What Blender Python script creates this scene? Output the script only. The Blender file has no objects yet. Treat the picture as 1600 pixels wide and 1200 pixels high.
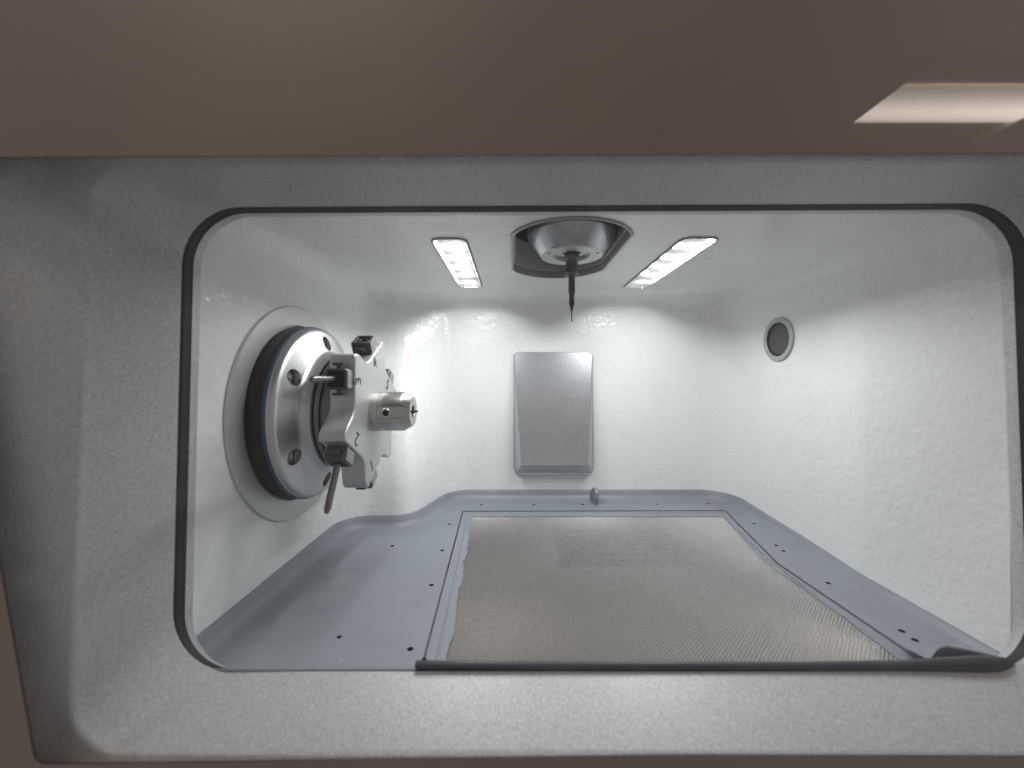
import bpy, bmesh, math, random
from mathutils import Vector, Matrix
random.seed(7)
PI = math.pi
MM = 0.001
S = bpy.context.scene
COL = S.collection

# ------------------------------------------------------------------ camera, world, exposure
cam_d = bpy.data.cameras.new('camera'); cam = bpy.data.objects.new('camera', cam_d); COL.objects.link(cam)
cam.location = (0, 0, 0); cam.rotation_euler = (math.radians(90), math.radians(0.0), 0)
cam_d.sensor_width = 36; cam_d.lens = 36 * 615 / 1600
cam_d.shift_x = -2 / 1600; cam_d.shift_y = -10 / 1600
cam_d.clip_start = 0.002; cam_d.clip_end = 20
cam_d.dof.use_dof = True; cam_d.dof.focus_distance = 0.36; cam_d.dof.aperture_fstop = 6.3
S.camera = cam
W = bpy.data.worlds.new('World'); S.world = W; W.use_nodes = True
W.node_tree.nodes['Background'].inputs[0].default_value = (1.0, 0.955, 0.91, 1)
W.node_tree.nodes['Background'].inputs[1].default_value = 0.23
S.view_settings.view_transform = 'Standard'; S.view_settings.look = 'None'
S.view_settings.exposure = 0.12; S.view_settings.gamma = 1
S.cycles.max_bounces = 14; S.cycles.diffuse_bounces = 12; S.cycles.glossy_bounces = 6
S.cycles.transparent_max_bounces = 12; S.cycles.transmission_bounces = 8
S.cycles.sample_clamp_indirect = 3.0
S.cycles.caustics_reflective = False; S.cycles.caustics_refractive = False
S.cycles.use_denoising = True; S.cycles.denoising_prefilter = 'NONE'
LED_POWER = 0.074          # watts per LED
ROOM_LAMP = 6.4            # radiance of the room lamp's diffuser

# ------------------------------------------------------------------ materials
def mat(name, col, rough=0.5, metal=0.0, **kw):
    m = bpy.data.materials.new(name); m.use_nodes = True
    b = m.node_tree.nodes['Principled BSDF']
    b.inputs['Base Color'].default_value = (*col, 1); b.inputs['Roughness'].default_value = rough
    b.inputs['Metallic'].default_value = metal
    for k, v in kw.items(): b.inputs[k.replace('_', ' ')].default_value = v
    return m
def nd(m, t, **kw):
    n = m.node_tree.nodes.new(t)
    for k, v in kw.items():
        if k in n.inputs.keys(): n.inputs[k].default_value = v
        else: setattr(n, k, v)
    return n
def lk(m, a, b): m.node_tree.links.new(a, b)
def bsdf(m): return m.node_tree.nodes['Principled BSDF']
def coords(m, scale=(1, 1, 1)):
    g = nd(m, 'ShaderNodeNewGeometry'); mp = nd(m, 'ShaderNodeMapping'); mp.inputs['Scale'].default_value = scale
    lk(m, g.outputs['Position'], mp.inputs['Vector']); return mp.outputs[0]
def ocoords(m, scale=(1, 1, 1)):
    g = nd(m, 'ShaderNodeTexCoord'); mp = nd(m, 'ShaderNodeMapping'); mp.inputs['Scale'].default_value = scale
    lk(m, g.outputs['Object'], mp.inputs['Vector']); return mp.outputs[0]
def bump(m, layers, strength=1.0):
    """layers: (scale, distance_mm, detail, stretch)"""
    prev = None
    for sc, dist, det, st in layers:
        n = nd(m, 'ShaderNodeTexNoise', Scale=sc, Detail=det, Roughness=0.5); lk(m, ocoords(m, st), n.inputs['Vector'])
        b = nd(m, 'ShaderNodeBump', Strength=strength, Distance=dist * MM); lk(m, n.outputs['Fac'], b.inputs['Height'])
        if prev: lk(m, prev.outputs[0], b.inputs['Normal'])
        prev = b
    lk(m, prev.outputs[0], bsdf(m).inputs['Normal'])
def ramp(m, fac, stops):
    r = nd(m, 'ShaderNodeValToRGB'); e = r.color_ramp.elements
    while len(e) < len(stops): e.new(0.5)
    for i, (p, c) in enumerate(stops): e[i].position = p; e[i].color = (*c, 1)
    lk(m, fac, r.inputs[0]); return r
def colour_noise(m, sc, c0, c1, det=3, st=(1, 1, 1), lo=0.35, hi=0.65):
    n = nd(m, 'ShaderNodeTexNoise', Scale=sc, Detail=det); lk(m, ocoords(m, st), n.inputs['Vector'])
    r = ramp(m, n.outputs['Fac'], [(lo, c0), (hi, c1)]); lk(m, r.outputs[0], bsdf(m).inputs['Base Color']); return r

white = mat('white_hammered_paint', (.90, .91, .90), .13, 0, Specular_IOR_Level=.38)
bump(white, [(45, .45, 2, (1, 1, 1)), (190, .55, 3, (1, 1, 1)), (480, .2, 2, (1, 1, 1))])
tray_m = mat('grey_blue_plastic', (.22, .255, .30), .42)
def tray_nodes(m):
    n = nd(m, 'ShaderNodeTexNoise', Scale=14, Detail=5); lk(m, ocoords(m), n.inputs['Vector'])
    r = ramp(m, n.outputs['Fac'], [(.3, (.215, .239, .270)), (.7, (.25, .276, .31))])
    sp = nd(m, 'ShaderNodeTexVoronoi', Scale=85); lk(m, ocoords(m), sp.inputs['Vector'])
    w = nd(m, 'ShaderNodeTexNoise', Scale=20, Detail=2); lk(m, ocoords(m), w.inputs['Vector'])
    thr = nd(m, 'ShaderNodeMapRange'); lk(m, w.outputs['Fac'], thr.inputs[0])
    thr.inputs['From Min'].default_value = .52; thr.inputs['From Max'].default_value = .75; thr.inputs['To Max'].default_value = .16; thr.clamp = True
    lt = nd(m, 'ShaderNodeMath', operation='LESS_THAN'); lk(m, sp.outputs['Distance'], lt.inputs[0]); lk(m, thr.outputs[0], lt.inputs[1])
    mx = nd(m, 'ShaderNodeMix', data_type='RGBA'); lk(m, lt.outputs[0], mx.inputs[0]); lk(m, r.outputs[0], mx.inputs[6])
    mx.inputs[7].default_value = (.36, .39, .42, 1); lk(m, mx.outputs[2], bsdf(m).inputs['Base Color'])
    sc = nd(m, 'ShaderNodeTexNoise', Scale=26, Detail=6, Roughness=.7); lk(m, ocoords(m, (1, 4, 1)), sc.inputs['Vector'])
    mr = nd(m, 'ShaderNodeMapRange'); lk(m, sc.outputs['Fac'], mr.inputs[0])
    mr.inputs['To Min'].default_value = .32; mr.inputs['To Max'].default_value = .56; lk(m, mr.outputs[0], bsdf(m).inputs['Roughness'])
    bump(m, [(700, .05, 2, (1, 1, 1)), (30, .25, 2, (1, 1, 1))])
tray_nodes(tray_m)
lip_m = mat('dark_slate_plastic', (.06, .064, .076), .45); bump(lip_m, [(600, .06, 2, (1, 1, 1))])
frame_m = mat('grey_sparkle_paint', (.44, .44, .45), .48, .2)
colour_noise(frame_m, 1250, (.40, .405, .42), (.66, .665, .69), 3, (1, .5, 1), .25, .75)
bump(frame_m, [(1300, .09, 3, (1, .6, 1))])
gasket_m = mat('black_gasket_rubber', (.013, .013, .015), .6)
brown_m = mat('bronze_gloss_print', (.185, .13, .102), .5, 0, Coat_Weight=1.0, Coat_Roughness=.02)
colour_noise(brown_m, 5, (.165, .118, .093), (.205, .145, .115), 3)
alu_m = mat('turned_aluminium', (.60, .60, .60), .36, 1.0, Anisotropic=.6)
def radial(m):
    t = nd(m, 'ShaderNodeTangent', direction_type='RADIAL', axis='X'); lk(m, t.outputs[0], bsdf(m).inputs['Tangent'])
    bump(m, [(350, .012, 3, (6, 1, 1))])
radial(alu_m)
matte_alu_m = mat('bead_blasted_aluminium', (.64, .645, .65), .46, .75); bump(matte_alu_m, [(900, .03, 2, (1, 1, 1))])
plate_m = mat('satin_steel_flange', (.62, .62, .61), .42, .6); bump(plate_m, [(250, .02, 2, (1, 1, .2))])
steel_m = mat('ground_steel', (.58, .57, .54), .24, 1.0, Anisotropic=.4); bump(steel_m, [(260, .015, 3, (8, 1, 1))])
spin_m = mat('spindle_steel', (.46, .475, .50), .26, 1.0, Anisotropic=.5); bump(spin_m, [(300, .015, 3, (1, 1, 5))])
sleeve_m = mat('brushed_sleeve_aluminium', (.56, .57, .59), .45, .15); bump(sleeve_m, [(300, .02, 3, (6, 1, 1))])
dark_steel = mat('dark_tool_steel', (.185, .185, .188), .28, 1.0)
carbide = mat('carbide', (.05, .05, .05), .35, .8)
bur_m = mat('black_oxide_steel', (.10, .10, .102), .3, 1.0)
trim_m = mat('satin_trim', (.34, .345, .35), .5, .6)
clip_m = mat('charcoal_clip_plastic', (.075, .073, .07), .36); bump(clip_m, [(500, .05, 2, (1, 1, 1))])
clip_side = mat('grey_clip_metal', (.42, .41, .39), .32, 1.0)
black_m = mat('black_bellows', (.006, .006, .007), .55)
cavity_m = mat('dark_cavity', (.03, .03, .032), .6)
blue_m = mat('blue_seal', (.018, .075, .15), .4)
ink_m = mat('engraved_ink', (.045, .045, .045), .5)
galv_m = mat('satin_galvanised_steel', (.50, .51, .53), .36, .92)
colour_noise(galv_m, 420, (.50, .51, .54), (.64, .65, .675), 3, (1, 1, 2.2))
bump(galv_m, [(500, .05, 3, (1, 1, 2.5))])
wire_m = mat('stainless_wire', (.80, .795, .785), .25, .9)
under_m = mat('grey_support_plate', (.22, .215, .205), .5, .3)
perf_m = mat('perforated_sheet', (.085, .083, .08), .45, .2)
port_m = mat('grey_port_ring', (.44, .45, .46), .38, .3)
lens_dark = mat('smoked_lens', (.045, .047, .052), .12)
led_m = mat('led_emitter', (1, 1, 1), .5); bsdf(led_m).inputs['Emission Color'].default_value = (.95, .98, 1, 1); bsdf(led_m).inputs['Emission Strength'].default_value = 14
pcb_m = mat('white_led_board', (.26, .27, .27), .5)
def clear_mat(name, diff, gloss_rough, tint=(1, 1, 1)):
    m = bpy.data.materials.new(name); m.use_nodes = True; nt = m.node_tree
    for n in list(nt.nodes):
        if n.type != 'OUTPUT_MATERIAL': nt.nodes.remove(n)
    out = [n for n in nt.nodes if n.type == 'OUTPUT_MATERIAL'][0]
    tr = nd(m, 'ShaderNodeBsdfTransparent', Color=(*tint, 1)); gl = nd(m, 'ShaderNodeBsdfGlossy', Roughness=gloss_rough)
    fa_ = nd(m, 'ShaderNodeLayerWeight', Blend=.5); pw = nd(m, 'ShaderNodeMath', operation='POWER'); pw.inputs[1].default_value = 5; lk(m, fa_.outputs['Facing'], pw.inputs[0])
    fr = nd(m, 'ShaderNodeMath', operation='MULTIPLY_ADD'); lk(m, pw.outputs[0], fr.inputs[0]); fr.inputs[1].default_value = .95; fr.inputs[2].default_value = .045
    mx = nd(m, 'ShaderNodeMixShader'); lk(m, fr.outputs[0], mx.inputs[0])
    if diff > 0:
        tl = nd(m, 'ShaderNodeBsdfTranslucent', Color=(1, 1, 1, 1)); m2 = nd(m, 'ShaderNodeMixShader', Fac=diff)
        no = nd(m, 'ShaderNodeTexNoise', Scale=900, Detail=2); lk(m, ocoords(m), no.inputs['Vector'])
        mr = nd(m, 'ShaderNodeMapRange'); lk(m, no.outputs['Fac'], mr.inputs[0]); mr.inputs['From Min'].default_value = .35; mr.inputs['From Max'].default_value = .65
        mr.inputs['To Min'].default_value = diff * .4; mr.inputs['To Max'].default_value = diff * 1.8; lk(m, mr.outputs[0], m2.inputs[0])
        lk(m, tr.outputs[0], m2.inputs[1]); lk(m, tl.outputs[0], m2.inputs[2]); lk(m, m2.outputs[0], mx.inputs[1])
    else:
        df = nd(m, 'ShaderNodeBsdfDiffuse', Color=(.9, .9, .9, 1)); m2 = nd(m, 'ShaderNodeMixShader')
        no = nd(m, 'ShaderNodeTexNoise', Scale=38, Detail=7, Roughness=.65); lk(m, ocoords(m), no.inputs['Vector'])
        mr = nd(m, 'ShaderNodeMapRange'); lk(m, no.outputs['Fac'], mr.inputs[0]); mr.inputs['From Min'].default_value = .52; mr.inputs['From Max'].default_value = .8
        mr.inputs['To Min'].default_value = .004; mr.inputs['To Max'].default_value = .09; lk(m, mr.outputs[0], m2.inputs[0])
        lk(m, tr.outputs[0], m2.inputs[1]); lk(m, df.outputs[0], m2.inputs[2]); lk(m, m2.outputs[0], mx.inputs[1])
    lk(m, gl.outputs[0], mx.inputs[2]); lk(m, mx.outputs[0], out.inputs[0]); return m
glass_m = clear_mat('door_glass', 0, .0, (.97, .975, .97))
cover_m = clear_mat('frosted_lamp_cover', .03, .12)

# ------------------------------------------------------------------ mesh helpers (all lengths in mm)
def basis(axis):
    a = Vector(axis).normalized(); h = Vector((0, 0, 1)) if abs(a.z) < .9 else Vector((1, 0, 0))
    u = h.cross(a).normalized(); return u, a.cross(u), a
class MB:
    def __init__(s): s.v = []; s.f = []
    def add(s, vs, fs):
        o = len(s.v); s.v += [tuple(p) for p in vs]; s.f += [tuple(i + o for i in f) for f in fs]; return s
    def loft(s, loops, closed=True, cap0=False, cap1=False):
        n = len(loops[0]); vs = [p for l in loops for p in l]; fs = []
        for k in range(len(loops) - 1):
            for i in range(n if closed else n - 1):
                j = (i + 1) % n; fs.append((k * n + i, k * n + j, (k + 1) * n + j, (k + 1) * n + i))
        if cap0: fs.append(tuple(range(n))[::-1])
        if cap1: fs.append(tuple((len(loops) - 1) * n + i for i in range(n)))
        return s.add(vs, fs)
    def lathe(s, prof, c=(0, 0, 0), axis=(0, 0, 1), n=48, cap0=False, cap1=False):
        u, w, a = basis(axis); c = Vector(c)
        return s.loft([[c + a * h + (u * math.cos(2 * PI * i / n) + w * math.sin(2 * PI * i / n)) * r for i in range(n)] for r, h in prof], True, cap0, cap1)
    def box(s, x0, x1, y0, y1, z0, z1, ch=0.0):
        def ring(z, c):
            return [(x0 + c, y0, z), (x1 - c, y0, z), (x1, y0 + c, z), (x1, y1 - c, z), (x1 - c, y1, z), (x0 + c, y1, z), (x0, y1 - c, z), (x0, y0 + c, z)]
        if ch <= 0:
            v = [(x, y, z) for z in (z0, z1) for x, y in ((x0, y0), (x1, y0), (x1, y1), (x0, y1))]
            return s.add(v, [(3, 2, 1, 0), (4, 5, 6, 7), (0, 1, 5, 4), (1, 2, 6, 5), (2, 3, 7, 6), (3, 0, 4, 7)])
        def ins(r, d):
            cx, cy = (x0 + x1) / 2, (y0 + y1) / 2
            return [(p[0] + (d if p[0] < cx else -d), p[1] + (d if p[1] < cy else -d), p[2]) for p in r]
        b = ring(0, ch)
        z = lambda r, h: [(p[0], p[1], h) for p in r]
        return s.loft([z(ins(b, ch * .7), z0), z(b, z0 + ch * .7), z(b, z1 - ch * .7), z(ins(b, ch * .7), z1)], True, True, True)
    def fill(s, outer, holes, to3):
        pts, fs = fill2d(outer, holes); return s.add([to3(p) for p in pts], fs)
    def build(s, name, m, parent=None, ang=35, smooth=True, base=None, recalc=True):
        me = bpy.data.meshes.new(name)
        b = Vector(base) if base is not None else (BASE.get(parent.name, Vector((0, 0, 0))) if parent else Vector((0, 0, 0)))
        me.from_pydata([tuple((Vector(p) - b) * MM) for p in s.v], [], s.f)
        if recalc:
            bm = bmesh.new(); bm.from_mesh(me); bmesh.ops.remove_doubles(bm, verts=bm.verts, dist=1e-7); bmesh.ops.recalc_face_normals(bm, faces=bm.faces); bm.to_mesh(me); bm.free()
        if smooth:
            me.polygons.foreach_set('use_smooth', [True] * len(me.polygons)); me.set_sharp_from_angle(angle=math.radians(ang))
        me.materials.append(m)
        o = bpy.data.objects.new(name, me); COL.objects.link(o)
        if parent: o.parent = parent
        elif base is not None: o.location = b * MM
        return o
BASE = {}
def thing(name, loc, label, cat, group=None):
    o = bpy.data.objects.new(name, None); COL.objects.link(o); o.location = Vector(loc) * MM; o.empty_display_size = .01
    BASE[o.name] = Vector(loc); o['label'] = label; o['category'] = cat
    if group: o['group'] = group
    return o
def tag(o, label, cat, group=None):
    o['label'] = label; o['category'] = cat
    if group: o['group'] = group
    return o
def fill2d(outer, holes):
    bm = bmesh.new(); es = []
    for lp in [outer] + list(holes):
        vs = [bm.verts.new((p[0], p[1], 0)) for p in lp]
        es += [bm.edges.new((vs[i], vs[(i + 1) % len(vs)])) for i in range(len(vs))]
    bmesh.ops.triangle_fill(bm, use_beauty=True, edges=es, normal=(0, 0, 1))
    bm.verts.index_update(); pts = [(v.co.x, v.co.y) for v in bm.verts]; fs = [tuple(v.index for v in f.verts) for f in bm.faces]; bm.free(); return pts, fs
def path(pts, closed=False, seg=8):
    """polyline with rounded corners: (x, y, r)"""
    out = []; n = len(pts)
    for i, (x, y, r) in enumerate(pts):
        if (not closed and i in (0, n - 1)) or r <= 0: out.append((x, y)); continue
        p = Vector((x, y)); a = Vector(pts[i - 1][:2]) - p; b = Vector(pts[(i + 1) % n][:2]) - p
        a.normalize(); b.normalize(); th = math.acos(max(-1, min(1, a.dot(b)))); t = r / math.tan(th / 2)
        c = p + (a + b).normalized() * (r / math.sin(th / 2)); p0 = p + a * t - c; p1 = p + b * t - c
        tot = PI - th; sg = 1 if p0.x * p1.y - p0.y * p1.x > 0 else -1
        for k in range(seg + 1):
            q = sg * tot * k / seg; out.append((c.x + p0.x * math.cos(q) - p0.y * math.sin(q), c.y + p0.x * math.sin(q) + p0.y * math.cos(q)))
    return out
def offset(pts, d, closed=False, flat_ends=True):
    """positive d moves to the right of the walking direction"""
    n = len(pts); out = []
    for i in range(n):
        a = Vector(pts[i - 1]) if (closed or i > 0) else None; b = Vector(pts[(i + 1) % n]) if (closed or i < n - 1) else None; p = Vector(pts[i])
        d0 = (p - a).normalized() if a is not None else None; d1 = (b - p).normalized() if b is not None else None
        if d0 is None: d0 = d1
        if d1 is None: d1 = d0
        n0 = Vector((d0.y, -d0.x)); n1 = Vector((d1.y, -d1.x)); m = (n0 + n1).normalized(); k = m.dot(n0)
        q = p + m * (d / max(k, .4)); out.append((q.x, q.y))
    return out
def rrect(l, r, b, t, rad, seg=8):
    return path([(l, b, rad), (r, b, rad), (r, t, rad), (l, t, rad)], True, seg)
def circ(x, y, r, n=14): return [(x + r * math.cos(2 * PI * i / n), y + r * math.sin(2 * PI * i / n)) for i in range(n)]
def copy_part(o, parent, mtx=None):
    c = o.copy(); COL.objects.link(c); c.parent = parent
    if mtx is not None: c.matrix_local = mtx
    return c

# ------------------------------------------------------------------ chamber shell
ZF, ZC, YB = -150.0, 100.0, 490.0
def outline(y1=399.0, k=1.0):
    return path([(-171, 204, 0), (-171, y1, 30), (-105 - (y1 - 399) * .45, y1, 26 * k), (-77 - (y1 - 399) * .08, YB, 34 * k), (264, YB, 38), (264, 345, 70), (257.6, 290, 90), (257.6, 204, 0)], seg=10)
OUT = outline()
# spindle aperture in the ceiling: a circle cut by two straight sides
AX, AY, AR, AH, AS = 41.0, 318.0, 43.5, 41.0, 29.5
def aperture(d, n=16):
    r, h = AR + d, AH + d; a = math.acos(h / r); pts = []
    for k in range(n + 1): q = a + (PI - 2 * a) * k / n; pts.append((AX + r * math.cos(q), AY + AS + r * math.sin(q)))
    for k in range(n + 1): q = PI + a + (PI - 2 * a) * k / n; pts.append((AX + r * math.cos(q), AY - AS + r * math.sin(q)))
    return pts
LAMPS = [(-58.5, -35.0, 283, 434), (122.0, 147.0, 281, 436)]
m = MB()
TOP = outline(471)
prof = [(0, z, 399 + 72 * max(0, min(1, (z + 135) / 230)) ** 2 * (3 - 2 * max(0, min(1, (z + 135) / 230))), 1) for z in (-156, -115, -95, -75, -55, -35, -15, 5, 25, 45, 60, 70, ZC - 20)] + [(20 - 20 * math.cos(q), ZC - 20 + 20 * math.sin(q), 471, 1) for q in [PI / 2 * k / 7 for k in range(1, 8)]]
m.loft([[(x, y, z) for x, y in offset(outline(y1, kk), d)] for d, z, y1, kk in prof], closed=False)
m.fill(offset(TOP, 20), [aperture(0)] + [rrect(l - 1, r + 1, b - 1, t + 1, 7, 5) for l, r, b, t in LAMPS], lambda p: (p[0], p[1], ZC))
wall = m.build('wall', white, ang=50); wall['kind'] = 'structure'

# ------------------------------------------------------------------ front frame round the opening
def ring(rect, y, rad): return [(x, y + .03 * z - .012 * (x + 168), z * (1 - .00006 * (x + 168) if z < 0 else 1)) for x, z in rrect(*rect, rad, 10)]
def grow(r, d): return (r[0] - d, r[1] + d, r[2] - d, r[3] + d)
def op(d, y): return grow((OP[0], OP[1], OP[2] - max(0, y - 199.5) * .8, OP[3]), d)
OP = (-168, 256, -144.3, 86.5)
fr = thing('window_frame', (46, 200, -152), 'grey sparkle-painted reveal framing the rounded opening into the white chamber', 'window frame')
m = MB(); m.loft([ring(op(45, 211), 211.4, 60), ring(op(2, 211), 211.4, 30), ring(op(.5, 210.6), 210.6, 28.5), ring(op(0, 209.5), 209.5, 28), ring(op(0, 205), 205, 28)])
m.build('rear_lip', frame_m, fr, ang=60)
m = MB(); m.loft([ring(op(0, 205), 205, 28), ring(op(.35, 204.6), 204.6, 28.3), ring(op(.35, 201), 201, 28.3), ring(op(.7, 200), 200.0, 28.7), ring(op(1.6, 199.5), 199.5, 29.6)])
m.build('gasket', gasket_m, fr, ang=80)
m = MB()
f0 = (-169.2, 257.2, -145.4, 87.3); f1 = (-180.8, 268, -152.6, 90.6); f2 = (-211, 296, -176, 104)
m.loft([ring(f0, 199.2, 29.5), ring(grow(f0, .9), 196, 29), ring((-179.8, 267, -151.8, 90.1), 169.5, 22), ring(f1, 167, 21), ring(grow(f1, .3), 165.6, 21), ring(grow(f1, 1.2), 164.4, 20), ring(f2, 151.5, 18)])
m.build('reveal', frame_m, fr, ang=70)

# ------------------------------------------------------------------ bronze door panel with its glass
door = thing('door_panel', (40, 144, -300), 'glossy bronze-brown front panel with a glazed cut-out, reflecting a room lamp', 'door')
HOLE = [(-175, -141.6, 4), (60, -138.2, 0), (300, -139.2, 4), (330, 82.4, 10), (60, 81.6, 0), (-214.5, 80.6, 10)]
hole = path(HOLE, True, 6); outer = rrect(-430, 520, -330, 360, 25, 6)
m = MB()
m.fill(outer, [hole], lambda p: (p[0], 144.0, p[1])); hb = offset(hole, 7, True); m.fill(outer, [hb], lambda p: (p[0], 149.5, p[1]))
m.loft([[(x, 144.0, z) for x, z in outer], [(x, 149.5, z) for x, z in outer]])
m.build('panel', brown_m, door, ang=30)
m = MB(); m.loft([[(x, 144.0, z) for x, z in hole], [(x, 144.5, z) for x, z in hole], [(x, 149.5, z) for x, z in hb]]); m.build('blackened_edge', gasket_m, door, ang=30)  # edge of the panel's cut-out, coloured black to remove LED reflections
m = MB(); m.fill(hole, [], lambda p: (p[0], 144.4, p[1])); m.build('pane', glass_m, door, smooth=False)

# ------------------------------------------------------------------ LED strips in the ceiling
def led_lamp(rect, label):
    l, r, b, t = rect; cx, cy = (l + r) / 2, (b + t) / 2
    th = thing('light_strip', (cx, cy, ZC), label, 'lamp', 'LED strips recessed in the chamber ceiling')
    m = MB(); D = 9.0
    lp = lambda d, z: [(x, y, z) for x, y in rrect(l - d, r + d, b - d, t + d, 6 + d, 5)]
    m.loft([lp(1.8, ZC - .3), lp(1.6, ZC - .9), lp(.3, ZC - 1.0), lp(0, ZC - .4), lp(0, ZC + D)]); m.fill(rrect(l, r, b, t, 6, 5), [], lambda p: (p[0], p[1], ZC + D))
    m.build('housing', pcb_m, th)
    m = MB(); m.loft([lp(-.2, ZC + .6), lp(-.2, ZC - .5), lp(-.9, ZC - 1.1)]); m.fill(rrect(l + .9, r - .9, b + .9, t - .9, 5.1, 5), [], lambda p: (p[0], p[1], ZC - 1.1))
    m.build('cover', cover_m, th)
    led = None
    for k in range(5):
        y = b + 15 + 27.5 * k
        if led is None:
            m = MB(); m.lathe([(4.6, 0), (4.6, -1.0), (3.6, -1.8), (1.8, -2.4), (.05, -2.6)], (0, 0, 0), (0, 0, 1), 20, False, True)
            led = m.build('led', led_m, None); led.parent = th; o = led
        else: o = copy_part(led, th)
        o.location = Vector((0, y - cy, D - .1)) * MM
        ld = bpy.data.lights.new('led_light', 'AREA'); ld.shape = 'DISK'; ld.size = .012; ld.spread = math.radians(177); ld.energy = LED_POWER; ld.color = (.97, .99, 1.0)
        lo = bpy.data.objects.new('led_light', ld); COL.objects.link(lo); lo.parent = th; lo.location = Vector((0, y - cy, D - 3.2)) * MM
    return th
led_lamp(LAMPS[0], 'lit white LED strip in the ceiling on the tool wheel side of the spindle')
led_lamp(LAMPS[1], 'lit white LED strip in the ceiling between the spindle and the round port side')

# ------------------------------------------------------------------ spindle and its aperture collar
col = thing('spindle_collar', (AX, AY, ZC), 'flat-sided round metal collar lining the ceiling aperture round the spindle', 'collar')
m = MB(); ap = lambda d, z: [(x, y, z) for x, y in aperture(d)]
m.loft([ap(1.6, ZC - .1), ap(1.6, ZC - .9), ap(.9, ZC - 1.3), ap(-.2, ZC - 1.3), ap(-.6, ZC - .2), ap(-.6, ZC + 5.5)]); m.build('trim', trim_m, col)
m = MB(); m.loft([ap(-.5, ZC + 5.5), ap(-1.6, ZC + 5.8), ap(-1.6, ZC + 14), ap(-1.2, ZC + 14.3), ap(-1.2, ZC + 15), ap(-1.8, ZC + 15.3), ap(-1.8, ZC + 30)]); m.build('sleeve', sleeve_m, col)
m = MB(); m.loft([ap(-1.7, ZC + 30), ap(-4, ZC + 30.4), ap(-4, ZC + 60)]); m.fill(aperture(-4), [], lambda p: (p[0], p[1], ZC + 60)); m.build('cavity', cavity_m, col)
SX, SY = 46.3, 312.0
sp = thing('spindle', (SX, SY, 96), 'conical polished milling spindle hanging nose-down through the ceiling aperture', 'spindle')
C = (SX, SY, 0)
m = MB(); m.lathe([(24.4, 96.6), (25.0, 97.2), (34.6, 110.6), (35.0, 112), (35.0, 118), (34.4, 118.5), (33.4, 118.6), (33.4, 120), (34.2, 120.4), (34.2, 128), (32, 128.6), (32, 156)], C, n=96); m.build('housing', spin_m, sp, ang=14)
m = MB(); m.lathe([(24.4, 96.6), (24.0, 96), (15.2, 96), (14.7, 96.5), (14.7, 98.6)], C, n=72); m.build('nose_ring', matte_alu_m, sp)
m = MB(); m.lathe([(14.7, 98.4), (7.8, 98.4), (7.4, 98.8), (7.4, 106), (.1, 106)], C, n=56); m.build('nose_plate', spin_m, sp)
m = MB(); m.lathe([(6.6, 105.5), (6.9, 99.4), (5.9, 98.2), (5.7, 93), (5.2, 92.2), (1.2, 92.2)], C, n=32); m.build('collet', dark_steel, sp)
m = MB(); m.lathe([(1, 0), (1.25, -.12), (1.25, .3)], (0, 0, 0), n=16, cap0=True); sc = m.build('nose_screw', black_m, None); sc.parent = sp
for k, a in enumerate((205, 335)):
    o = sc if k == 0 else copy_part(sc, sp); o.location = Vector((20.6 * math.cos(math.radians(a)), 20.6 * math.sin(math.radians(a)), 0)) * MM
bur = thing('milling_bur', (SX, SY, 92), 'slender dark milling bur clamped upright in the spindle nose, thin tip pointing down', 'milling tool')
m = MB(); m.lathe([(3, 92.6), (5.0, 92.0), (5.0, 84.5), (5.3, 83.6), (5.3, 80.6), (4.8, 79.8), (2.4, 79.6)], C, n=32); m.build('collar', dark_steel, bur)
m = MB(); m.lathe([(2.65, 80), (2.65, 66.6), (2.3, 66), (2.1, 65.6), (2.1, 60.4), (2.45, 60.0), (2.45, 59.4)], C, n=28); m.build('shank', bur_m, bur)
m = MB(); m.lathe([(2.45, 59.4), (.55, 52.6), (.42, 52), (.42, 46.4), (.52, 46), (.52, 44.7), (.2, 44.4)], C, n=20, cap1=True); m.build('tip', carbide, bur)

# ------------------------------------------------------------------ back deflector plate
dp = thing('deflector_plate', (49, 489, -120), 'satin metal wedge-shaped deflector cover on the white back wall, rounded top corners', 'cover')
fa = path([(1.2, 31, 5.5), (97.6, 31, 5.5), (90.2, -105, .8), (9.2, -105, .8)], True, 6)
def plane_y(z): return 487.2 + (472 - 487.2) * (31 - z) / 136.0
m = MB(); f3 = [(x, plane_y(z), z) for x, z in fa]
m.add(f3, [tuple(range(len(f3)))]); m.build('front_face', galv_m, dp, ang=20)
bk = path([(.4, 31.6, 5.8), (98.4, 31.6, 5.8), (100.2, -112, 1), (96.6, -119.4, 3), (4.2, -119.4, 3), (.4, -112, 1)], True, 6)
# sides: strips between the face edge and the wall
m = MB(); e = .15
L = [(1.2, plane_y(25) + e, 25), (9.2, 472 + e, -105), (4.0, 489.6, -119.4), (.6, 489.6, -112), (.4, 489.6, 25)]
R = [(97.9, plane_y(25) + e, 25), (90.2, 472 + e, -105), (96.8, 489.6, -119.4), (100.0, 489.6, -112), (98.4, 489.6, 25)]
for Q in (L, R): m = MB(); m.add(Q, [(0, 1, 3, 4), (1, 2, 3)]); m.build('side_cheek', galv_m, dp, ang=10)
m = MB(); m.add([(9.2, 472 + e, -105.1), (90.2, 472 + e, -105.1), (96.8, 489.6, -119.4), (4.0, 489.6, -119.4)], [(0, 1, 2, 3)]); m.build('lower_lip', galv_m, dp, ang=10)
m = MB(); m.loft([[(x, 487.9, z) for x, z in bk], [(x, 489.9, z) for x, z in bk]], cap0=True); m.build('back_plate', galv_m, dp, ang=30)

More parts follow.
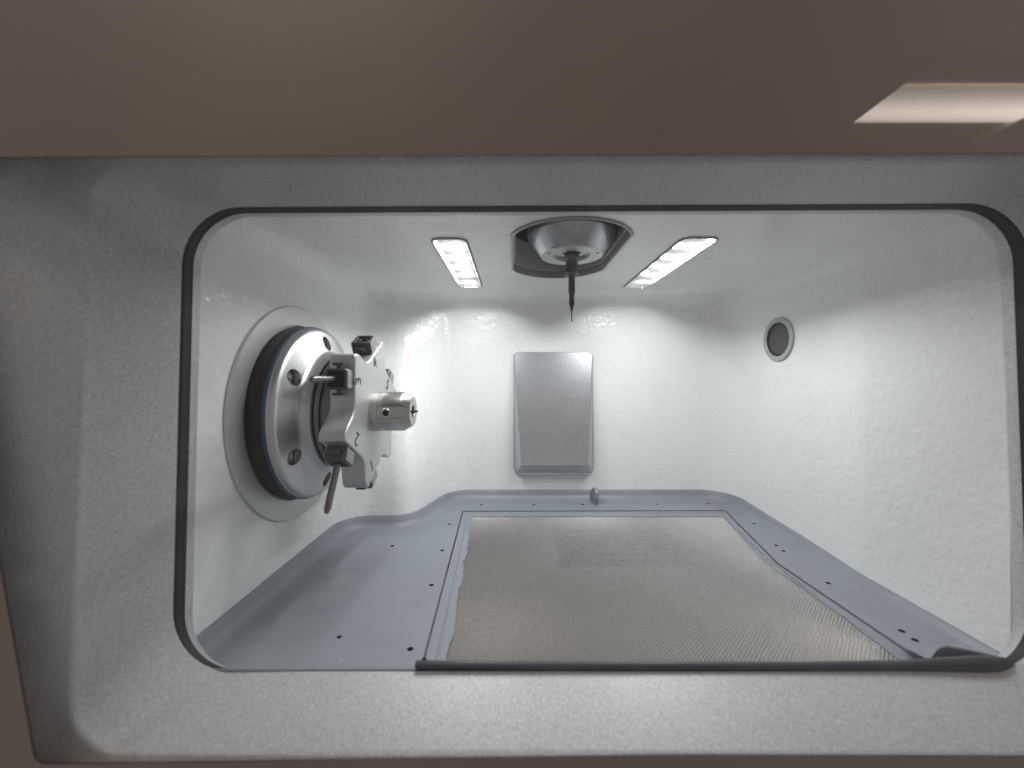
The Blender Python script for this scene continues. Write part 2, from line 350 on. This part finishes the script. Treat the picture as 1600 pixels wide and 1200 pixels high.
# ------------------------------------------------------------------ port on the right wall
pt = thing('round_port', (263, 391, 38), 'small round port with grey ring and dark recessed lens on the right white wall', 'port')
PC = (263.2, 391, 38)
m = MB(); m.lathe([(21.8, .9), (21.8, -.7), (21.2, -1.3), (17.3, -1.3), (16.8, -.9), (16.8, .8)], PC, (1, 0, 0), 64); m.build('rim', port_m, pt)
m = MB(); m.lathe([(16.8, -.3), (15.9, -.1), (15.2, .55), (14.6, .6)], PC, (1, 0, 0), 56); m.build('inner_ring', gasket_m, pt)
m = MB(); m.lathe([(15.2, .6), (9, .3), (5, .15), (.05, .1)], PC, (1, 0, 0), 48); m.build('lens', lens_dark, pt)
# bore behind the lens hides the wall
# ------------------------------------------------------------------ rotary axis on the left wall
YC, ZK = 315.0, -27.0
def AXP(x): return (x, YC, ZK)
m = MB(); m.lathe([(83, -171.6), (83, -169.6), (82.4, -169), (68.2, -169), (67.6, -169.6), (67.6, -171.6)], (0, YC, ZK), (1, 0, 0), 128)
tag(m.build('mounting_ring', plate_m, None, base=(-171, YC, ZK)), 'wide flat satin metal ring on the left white wall round the rotary head', 'mounting ring')
rh = thing('rotary_head', AXP(-171), 'bell-shaped aluminium rotary head carrying the numbered star tool wheel, on the left wall', 'rotary head')
XA = (0, YC, ZK); ax = (1, 0, 0)
m = MB(); m.lathe([(66, -171.5), (67, -168.8), (67, -163), (66.5, -162.6), (66.5, -161.8), (67, -161.4), (67, -159.0), (65, -158.8)], XA, ax, 128); m.build('bellows', black_m, rh)
m = MB(); m.lathe([(65, -159.3), (66.9, -159.1), (67.2, -158.4), (67.0, -157.1), (65, -156.9)], XA, ax, 128); m.build('seal_ring', blue_m, rh)
bell_prof = [(20, -159), (65.4, -159), (66.3, -157), (66.1, -154.8), (65.2, -153.3), (63.8, -152.3), (62.2, -151.7), (61, -151.3), (49.0, -147.2), (47.6, -146.4), (46.2, -144.9), (44.6, -142.4), (43.6, -140.4), (20, -140.4)]
m = MB(); m.lathe(bell_prof + [bell_prof[0]], XA, ax, 128)
bell = m.build('bell', alu_m, rh, ang=28)
cut = MB(); SR = 54.2
for k in range(6):
    q = math.radians(30 + 60 * k); cut.lathe([(5.7, -157.2), (5.7, -140)], (0, YC + SR * math.cos(q), ZK + SR * math.sin(q)), ax, 28, True, True)
cutter = cut.build('cutter', alu_m, rh)
bo = bell.modifiers.new('bore', 'BOOLEAN'); bo.operation = 'DIFFERENCE'; bo.object = cutter; bo.solver = 'EXACT'
bpy.context.view_layer.update(); dg = bpy.context.evaluated_depsgraph_get()
me = bpy.data.meshes.new_from_object(bell.evaluated_get(dg)); bell.modifiers.clear(); bell.data = me
me.polygons.foreach_set('use_smooth', [True] * len(me.polygons)); me.set_sharp_from_angle(angle=math.radians(28))
if not me.materials: me.materials.append(alu_m)
bpy.data.objects.remove(cutter)
m = MB(); m.lathe([(4.5, -.5), (4.5, 2.6), (4.1, 3.1), (2.3, 3.1), (2.1, 2.8), (1.9, 1.2), (.05, 1.2)], (0, 0, 0), ax, 24); scr = m.build('cap_screw', steel_m, None); scr.parent = rh
for k in range(6):
    q = math.radians(30 + 60 * k); o = scr if k == 0 else copy_part(scr, rh)
    o.location = (Vector((-155.6, YC + SR * math.cos(q), ZK + SR * math.sin(q))) - BASE[rh.name]) * MM
m = MB(); m.lathe([(43, -141), (42.6, -139.8), (40.2, -139.6), (40.2, -138.6), (42.4, -138.4), (42.4, -135.2), (40.2, -135), (40.2, -133.4), (41.6, -133.2), (41.6, -127)], XA, ax, 96); m.build('coupling', dark_steel, rh)
# numbered star wheel
sec = [(41, -38.6), (41, -32), (41, -25), (41, -18), (41, -11), (41.7, -6), (44.0, -1.6), (48.4, 2.3), (53.0, 5.8), (56.2, 9.6), (57.3, 12.8), (56.7, 15.0)]
ctrl = []
def uv(th, u, v): return (u * math.cos(th) - v * math.sin(th), u * math.sin(th) + v * math.cos(th))
for k in range(6):
    for u, v in sec: ctrl.append(uv(math.radians(60 * k), u, v))
star = []; N = len(ctrl)
for i in range(N):
    p = [Vector(ctrl[(i + j - 1) % N]) for j in range(4)]
    for t in (0, .34, .67):
        q = .5 * (2 * p[1] + (p[2] - p[0]) * t + (2 * p[0] - 5 * p[1] + 4 * p[2] - p[3]) * t * t + (3 * p[1] - p[0] - 3 * p[2] + p[3]) * t ** 3); star.append((q.x, q.y))
st2 = offset(star, -.7, True)
to = lambda pts, x: [(x, YC + a, ZK + b) for a, b in pts]
m = MB(); m.loft([to(st2, -128), to(star, -127.3), to(star, -110.7), to(st2, -110)])
for X in (-110.0, -128.0): m.fill(st2, [], lambda p, X=X: (X, YC + p[0], ZK + p[1]))
wheel = m.build('tool_wheel', matte_alu_m, rh, ang=30)
for k, dg_ in ((1, 300), (2, 240), (3, 180), (4, 120), (5, 60)):
    th = math.radians(dg_); c = bpy.data.curves.new('numeral', 'FONT'); c.body = str(k); c.size = .0138; c.align_x = 'CENTER'; c.align_y = 'CENTER'; c.extrude = .00012; c.offset = .00016
    t = bpy.data.objects.new('numeral', c); COL.objects.link(t); bpy.context.view_layer.update()
    me = bpy.data.meshes.new_from_object(t.evaluated_get(bpy.context.evaluated_depsgraph_get())); bpy.data.objects.remove(t)
    me.materials.clear(); me.materials.append(ink_m)
    o = bpy.data.objects.new('numeral', me); COL.objects.link(o); o.parent = wheel
    a, b = {3: (-35.3, 24.5), 4: (-2, 38.4), 5: (29, 20.5), 2: (-38, -16), 1: (-9.5, -41)}[k]; yd = Vector((0, math.cos(th), math.sin(th))); xd = yd.cross(Vector((1, 0, 0)))
    M = Matrix((xd, yd, Vector((1, 0, 0)))).transposed().to_4x4(); M.translation = (Vector((-109.98, YC + a, ZK + b)) - BASE[rh.name]) * MM
    o.matrix_local = M; o['label'] = 'engraved dark numeral %d' % k
# hub
m = MB(); m.lathe([(15.6, -110.2), (15.6, -104.2), (15.35, -104), (15.6, -103.8), (15.6, -87), (15.3, -86.4), (11.9, -80.5), (11.5, -80), (5.2, -80), (4.6, -80.6), (4.6, -94), (.05, -94)], XA, ax, 72); m.build('hub', steel_m, rh)
m = MB(); m.lathe([(1.1, -94), (1.1, -76.8), (.8, -76.4)], XA, ax, 16, cap1=True); m.build('centre_pin', dark_steel, rh)
m = MB(); m.lathe([(3.9, -2), (3.9, 1.2), (3.4, 1.8), (2.6, 1.8), (2.3, 1.5), (2.2, -1)], (-96.8, YC - 15.3, ZK), (0, -1, -.03), 28); m.build('grub_screw', steel_m, rh)
m = MB(); m.lathe([(2.5, .9), (.05, .9)], (-96.8, YC - 15.3, ZK), (0, -1, -.03), 20); m.build('screw_socket', black_m, rh)
# tool clips: local z points out of the wheel, local x along its axis
def clip_matrix(deg, lift=0):
    th = math.radians(deg); a, b = uv(th, 41 + lift, -26); z = Vector((0, math.cos(th), math.sin(th))); x = Vector((1, 0, 0)); y = z.cross(x)
    M = Matrix((x, y, z)).transposed().to_4x4(); M.translation = Vector((-119, YC + a, ZK + b)) * MM; return M
INV = Matrix.Translation(-BASE[rh.name] * MM)
def sq(h, r, z): return [(x, y, z) for x, y in rrect(-h, h, -h, h, r, 4)]
b_ = MB(); b_.loft([sq(7, 1.6, -.3), sq(7.2, 1.8, .4), sq(7.2, 1.8, 9.8), sq(6.9, 1.7, 10.4), sq(5.5, 1.4, 10.4), sq(5.3, 1.3, 9.9), sq(5.3, 1.3, 3)], cap1=True)
g_ = MB(); g_.lathe([(4.4, 3), (4.4, 8.6), (4.0, 9.3), (3.0, 9.5), (2.4, 9.0), (2.4, 3)], n=28)
for a in (45, 135, 225, 315):
    q = math.radians(a); r_ = MB()
g_.box(-.5, .5, 4.2, 5.5, 3, 8.4); g_.box(-.5, .5, -5.5, -4.2, 3, 8.4)
t_ = MB()
for s in (1, -1):
    y0, y1 = sorted((7.0 * s, 9.6 * s)); t_.box(-1.1, 1.1, y0, y1, 4.6, 6.6)
    y0, y1 = sorted((9.4 * s, 11.2 * s)); t_.box(-3.8, 3.8, y0, y1, 3.6, 7.6, .5)
w_ = MB(); w_.box(7.15, 7.75, -6.2, 6.2, .6, 9.6, .5); w_.box(-7.75, -7.15, -6.2, 6.2, .6, 9.6, .5)
src = None
for dg_ in (180, 240, 120, 60, 300):
    M = INV @ clip_matrix(dg_)
    if src is None:
        src = []
        c0 = b_.build('tool_clip', clip_m, None); c0.parent = rh; c0.matrix_local = M
        for nm, mb, mm in (('grommet', g_, gasket_m), ('spring_tab', t_, clip_m), ('side_plate', w_, clip_side)):
            o = mb.build(nm, mm, None); o.parent = c0; src.append(o)
    else:
        c1 = copy_part(c0, rh, M)
        for o in src: copy_part(o, c1)
pin = MB(); pin.lathe([(1.0, 4), (2.2, 4.4), (2.2, 39.6), (2.05, 40.2), (1.3, 42.6), (1.1, 42.8)], n=24, cap1=True)
p0 = pin.build('cutting_tool', dark_steel, None); p0.matrix_world = clip_matrix(180)
tag(p0, 'dark tool pin held level in the clip beside numeral 3, pointing at the viewer', 'cutting tool', 'spare tools held in the wheel clips')
p1 = copy_part(p0, None); p1.matrix_world = clip_matrix(240)
tag(p1, 'dark tool pin hanging slanted down from the clip below numeral 2', 'cutting tool', 'spare tools held in the wheel clips')

# ------------------------------------------------------------------ floor tray
tr = thing('floor_tray', (46, 330, ZF), 'grey-blue moulded floor tray with raised rim and small screw holes lining the chamber', 'tray')
RW = 14.5
CH = [(-48, 204, 0), (-57.5, 443.5, 3), (240.5, 446, 3), (214.5, 318, 12), (217.5, 204, 0)]
chan = path(CH, seg=5)
def px(x, y, z=ZF): Y = z * 615 / (590 - y); return ((x - 802) / 615 * Y, Y)
HP = [(702, 819), (691, 860), (674, 914), (641, 1014), (530, 995), (613, 853), (752, 789), (834, 788.5), (911, 788.2), (1027, 787.6), (1107, 787), (1178, 818), (1213, 852), (1224, 861), (1294, 911), (1409, 986), (1430, 1000)]
holes = [px(*h) for h in HP]; holes = [(min(x, 231) if y < 330 else x, min(y, 470)) for x, y in holes]
inner = offset(OUT, RW)
poly = inner + chan[::-1]       # front edge runs on either side of the sieve drawer
m = MB(); m.fill(poly, [circ(x, y, 1.75 if i != 4 else 1.5, 12) for i, (x, y) in enumerate(holes)], lambda p: (p[0], p[1], ZF))
rp = [(.3, ZF + 10.6), (1.2, ZF + 11), (2.4, ZF + 10.8), (3.2, ZF + 9.8), (4.2, ZF + 6.4), (6, ZF + 3.4), (8.6, ZF + 1.4), (11.5, ZF + .35), (RW, ZF)]
def rimk(x, y):
    if x < 150: return 1.0
    t = max(0, min(1, (y - 340) / 70)); return .45 + .55 * t * t * (3 - 2 * t)
m.loft([[(x, y, ZF + (z - ZF) * rimk(x, y)) for x, y in offset(OUT, d)] for d, z in rp], closed=False)
m.loft([[(x, y, ZF) for x, y in chan], [(x, y, ZF - 5) for x, y in chan]], closed=False)
for A_, B_ in ((inner[0], chan[0]), (chan[-1], inner[-1])):
    m.loft([[(A_[0], 204, ZF), (B_[0], 204, ZF)], [(A_[0], 200, ZF + 2.2), (B_[0], 200, ZF + 2.2)], [(A_[0], 196.2, ZF + 5.0), (B_[0], 196.2, ZF + 5.0)], [(A_[0], 194.8, ZF + 6.0), (B_[0], 194.8, ZF + 6.0)], [(A_[0], 194.2, ZF + 5.6), (B_[0], 194.2, ZF + 5.6)], [(A_[0], 194.2, ZF + 3.0), (B_[0], 194.2, ZF + 3.0)]], closed=False)
m.build('tray_body', tray_m, tr, ang=40)
hm = MB(); hm.lathe([(1.75, 0), (1.75, -5), (.05, -5)], n=12); h0 = None
for i, (x, y) in enumerate(holes):
    if h0 is None: h0 = hm.build('screw_hole', black_m, None); h0.parent = tr; o = h0
    else: o = copy_part(h0, tr)
    s = 1.0 if i != 4 else 1.5 / 1.75
    o.location = (Vector((x, y, ZF - .02)) - BASE[tr.name]) * MM; o.scale = (s, s, 1)
# upright fin at the back
prof = [(464, ZF - .2), (461.5, ZF + 8), (463, ZF + 14.5), (467, ZF + 18), (472, ZF + 18.6), (482, ZF + 15), (488.5, ZF + 10.5), (488.5, ZF - .2)]
m = MB(); fp = path([(a, b, 3) if 0 < i < 6 else (a, b, 0) for i, (a, b) in enumerate(prof)], True, 4); fpi = offset(fp, .8, True)
sh = lambda pts, X: [(X, a, b) for a, b in pts]
m.loft([sh(fpi, 96.2), sh(fp, 97), sh(fp, 99.6), sh(fpi, 100.4)], cap0=True, cap1=True); m.build('fin', tray_m, tr, ang=40)
# ramp moulded at the right front
m = MB(); yf = 199.0
fr_ = [(210, -143.5), (213.5, -138.6), (216, -136.9), (219, -136.3), (231, -138.4), (243.5, -141.2), (243.5, -146)]
m.loft([[(x, yf, z) for x, z in fr_], [(x + .3, yf + .6, z + .5) for x, z in fr_], [(x + 4, 218, min(z, -146) - 1.5) for x, z in fr_]], cap0=True); m.build('corner_ramp', tray_m, tr, ang=25)

# ------------------------------------------------------------------ sieve drawer
sv = thing('sieve_drawer', (85, 325, ZF - 6), 'sieve drawer of woven steel mesh in a grey frame, set into the tray floor', 'sieve')
fo = offset(path(CH, seg=5), 1.3)
ML = []
y = 206.0
while y < 424: ML.append((-34.5 - 10.5 * (y - 206) / 220 + random.uniform(-.7, .7) + (.8 * math.sin(y * .11)) + (1.6 if 325 < y < 345 else 0), y)); y += random.uniform(1.5, 4.5)
MR = []
def xr(y): return 206.5 + (212 - 206.5) * (y - 207) / 117 if y < 324 else 212 + 16 * (y - 324) / 103
y = 424.0
while y > 206: MR.append((xr(y) + random.uniform(-.5, .5), y)); y -= random.uniform(2, 6)
mh = ML + [(-44.3, 427.2), (-43, 428)] + [(-43 + 270 * k / 40, 428 + random.uniform(-.25, .25)) for k in range(1, 41)] + MR
ZS = ZF - .9
m = MB(); pf = [p for p in fo]
m.fill(pf + [], [[(a, b) for a, b in mh if True]], lambda p: (p[0], p[1], ZS))
m.loft([[(x, y, ZS) for x, y in fo], [(x, y, ZS - 4) for x, y in fo]], closed=False)
m.loft([[(x, y, ZS) for x, y in mh], [(x, y, ZS - .6) for x, y in mh]])
m.loft([[(fo[0][0], 203, ZS), (fo[-1][0], 203, ZS)], [(fo[0][0], 199, ZS + 3.4), (fo[-1][0], 199, ZS + 3.4)], [(fo[0][0], 195.5, ZS + 6.4), (fo[-1][0], 195.5, ZS + 6.4)]], closed=False)
for d_ in (5.2,):
    q0, q1, q2, q3 = (offset(fo, d_ + k_) for k_ in (0, .5, 1.2, 1.7))
    m.loft([[(x, y, ZS - .05) for x, y in q0], [(x, y, ZS + .55) for x, y in q1], [(x, y, ZS + .55) for x, y in q2], [(x, y, ZS - .05) for x, y in q3]], closed=False)
m.build('drawer_frame', tray_m, sv, ang=30)
# woven mesh: 2/2 twill of real crimped wires
P = .8; ZM = ZS - .75; vs = []; fs = []
def wire(pts, side, R):
    o = len(vs); n = len(pts)
    for x, y, z in pts:
        if side == 'y': vs.extend(((x - R, y, z - R * .5), (x, y, z + R * .9), (x + R, y, z - R * .5)))
        else: vs.extend(((x, y - R, z - R * .5), (x, y, z + R * .9), (x, y + R, z - R * .5)))
    for i in range(n - 1):
        a = o + 3 * i
        for j in (0, 1): fs.append((a + j, a + j + 1, a + j + 4, a + j + 3))
nx = int((231 + 47) / P); ny = int((430 - 204) / P)
for i in range(nx):
    x = -47 + i * P; pts = []
    for j in range(ny + 1):
        y = 204 + j * P
        if x > xr(y) + 2: continue
        up = ((i - j) % 3) < 1; pts.append((x, y, ZM + (.06 if up else -.06)))
    if len(pts) > 2: wire(pts, 'y', .12)
for j in range(ny + 1):
    y = 204 + j * P; pts = []
    for i in range(nx):
        x = -47 + i * P
        if x > xr(y) + 2: break
        up = ((i - j) % 3) < 1; pts.append((x, y, ZM + (-.34 if up else .22)))
    wire(pts, 'x', .145)
mb = MB(); mb.v = vs; mb.f = fs
o = mb.build('woven_mesh', wire_m, sv, smooth=False, recalc=False); o['kind'] = 'stuff'
# supports seen through the mesh
m = MB(); PX0, PX1, PY0, PY1 = 38, 150, 318, 398
m.fill([(-52, 203), (-52, 436), (236, 436), (222, 203)], [rrect(PX0, PX1, PY0, PY1, 2, 2)], lambda p: (p[0], p[1], ZS - 2.2)); m.build('support_sheet', under_m, sv, smooth=False)
m = MB(); hl = []
for r in range(5):
    for c in range(11): hl.append(circ(PX0 + 12 + c * 9 + (4.5 if r % 2 else 0) - 4, PY0 + 12 + r * 11, 2.9, 10))
m.fill(rrect(PX0, PX1, PY0, PY1, 2, 2), hl, lambda p: (p[0], p[1], ZS - 2.6)); m.build('perforated_sheet', perf_m, sv, smooth=False)
m = MB(); m.box(-52, 236, 203.5, 436, ZS - 17, ZS - 16); m.build('drawer_bottom', cavity_m, sv, smooth=False)
# front bead of the drawer
m = MB(); loops = []
for X, rz, ry, zc in ((-48.4, 1.3, 1.6, -142.0), (-48, 1.6, 1.9, -142.0), (-20, 1.6, 1.9, -141.9), (140, 1.75, 1.9, -141.2), (190, 2.4, 2.2, -140.6), (212, 3.3, 2.6, -139.9), (228, 3.8, 3.0, -139.6), (236, 3.3, 3, -139.2), (241, 2.2, 2, -138.8), (244.5, .4, .4, -138.6)):
    loops.append([(X, 194.4 - .012 * X + ry * math.cos(2 * PI * k / 18), zc + rz * math.sin(2 * PI * k / 18)) for k in range(18)])
m.loft(loops, cap0=True, cap1=True); m.build('front_bead', lip_m, sv, ang=50)
m = MB(); m.add([(-47.6, 196.6, -146), (-43, 196.6, -146), (-43, 203.5, -150.2), (-47.6, 203.5, -150.2), (-45.4, 197.2, -140.2), (-43.6, 197.2, -140.2)], [(0, 1, 5, 4), (1, 2, 5), (2, 3, 4, 5), (3, 0, 4)]); m.build('bead_gusset', lip_m, sv, smooth=False)

# ------------------------------------------------------------------ ceiling lamp of the room, seen reflected in the panel, and an added unseen one
dif = mat('lit_diffuser', (.8, .78, .75), .5); bsdf(dif).inputs['Emission Color'].default_value = (1, .86, .76, 1); bsdf(dif).inputs['Emission Strength'].default_value = ROOM_LAMP
refl_m = mat('lamp_reflector', (.9, .85, .8), .5)
tc = nd(dif, 'ShaderNodeTexCoord'); sx = nd(dif, 'ShaderNodeSeparateXYZ'); lk(dif, tc.outputs['Object'], sx.inputs[0])
mr_ = nd(dif, 'ShaderNodeMapRange', interpolation_type='SMOOTHSTEP'); ab_ = nd(dif, 'ShaderNodeMath', operation='SUBTRACT'); ab_.inputs[1].default_value = .045; a2_ = nd(dif, 'ShaderNodeMath', operation='ABSOLUTE'); mr_.inputs['From Min'].default_value = .15; mr_.inputs['From Max'].default_value = .0; mr_.inputs['To Min'].default_value = .3; mr_.inputs['To Max'].default_value = 1.25
lk(dif, sx.outputs['Y'], ab_.inputs[0]); lk(dif, ab_.outputs[0], a2_.inputs[0]); lk(dif, a2_.outputs[0], mr_.inputs[0]); ms_ = nd(dif, 'ShaderNodeMath', operation='MULTIPLY'); ms_.inputs[1].default_value = ROOM_LAMP; lk(dif, mr_.outputs[0], ms_.inputs[0]); lk(dif, ms_.outputs[0], bsdf(dif).inputs['Emission Strength'])
def room_lamp(cx, cy, zl, label):
    rl = thing('ceiling_lamp', (cx, cy, zl), label, 'lamp', 'ceiling lamps of the room')
    X0, X1, Y0, Y1, ZL = cx - 382, cx + 382, cy - 357, cy + 357, zl
    m = MB(); m.box(X0 - 3, X1 + 3, Y0 - 3, Y1 + 3, ZL + 26, ZL + 29)
    for a in ((X0 - 3, X0, Y0 - 3, Y1 + 3), (X1, X1 + 3, Y0 - 3, Y1 + 3), (X0, X1, Y0 - 3, Y0), (X0, X1, Y1, Y1 + 3)): m.box(*a, ZL, ZL + 26)
    m.build('housing', refl_m, rl, ang=20)
    m = MB(); m.loft([[(X, cy + 72 + 120 * math.cos(q), ZL + 2 + 22 * (1 - math.sin(q))) for q in [PI * k / 12 for k in range(13)]] for X in (X0 + 1, X1 - 1)], closed=False); m.build('diffuser', dif, rl)
room_lamp(1982, -1548, 1200, 'room ceiling lamp with a bright band, reflected at the upper right of the brown panel')
room_lamp(-450, -345, 960, 'added unseen lamp above the viewer, lighting the brown panel from the upper left')  # unseen lamp added to brighten the panel's top and left
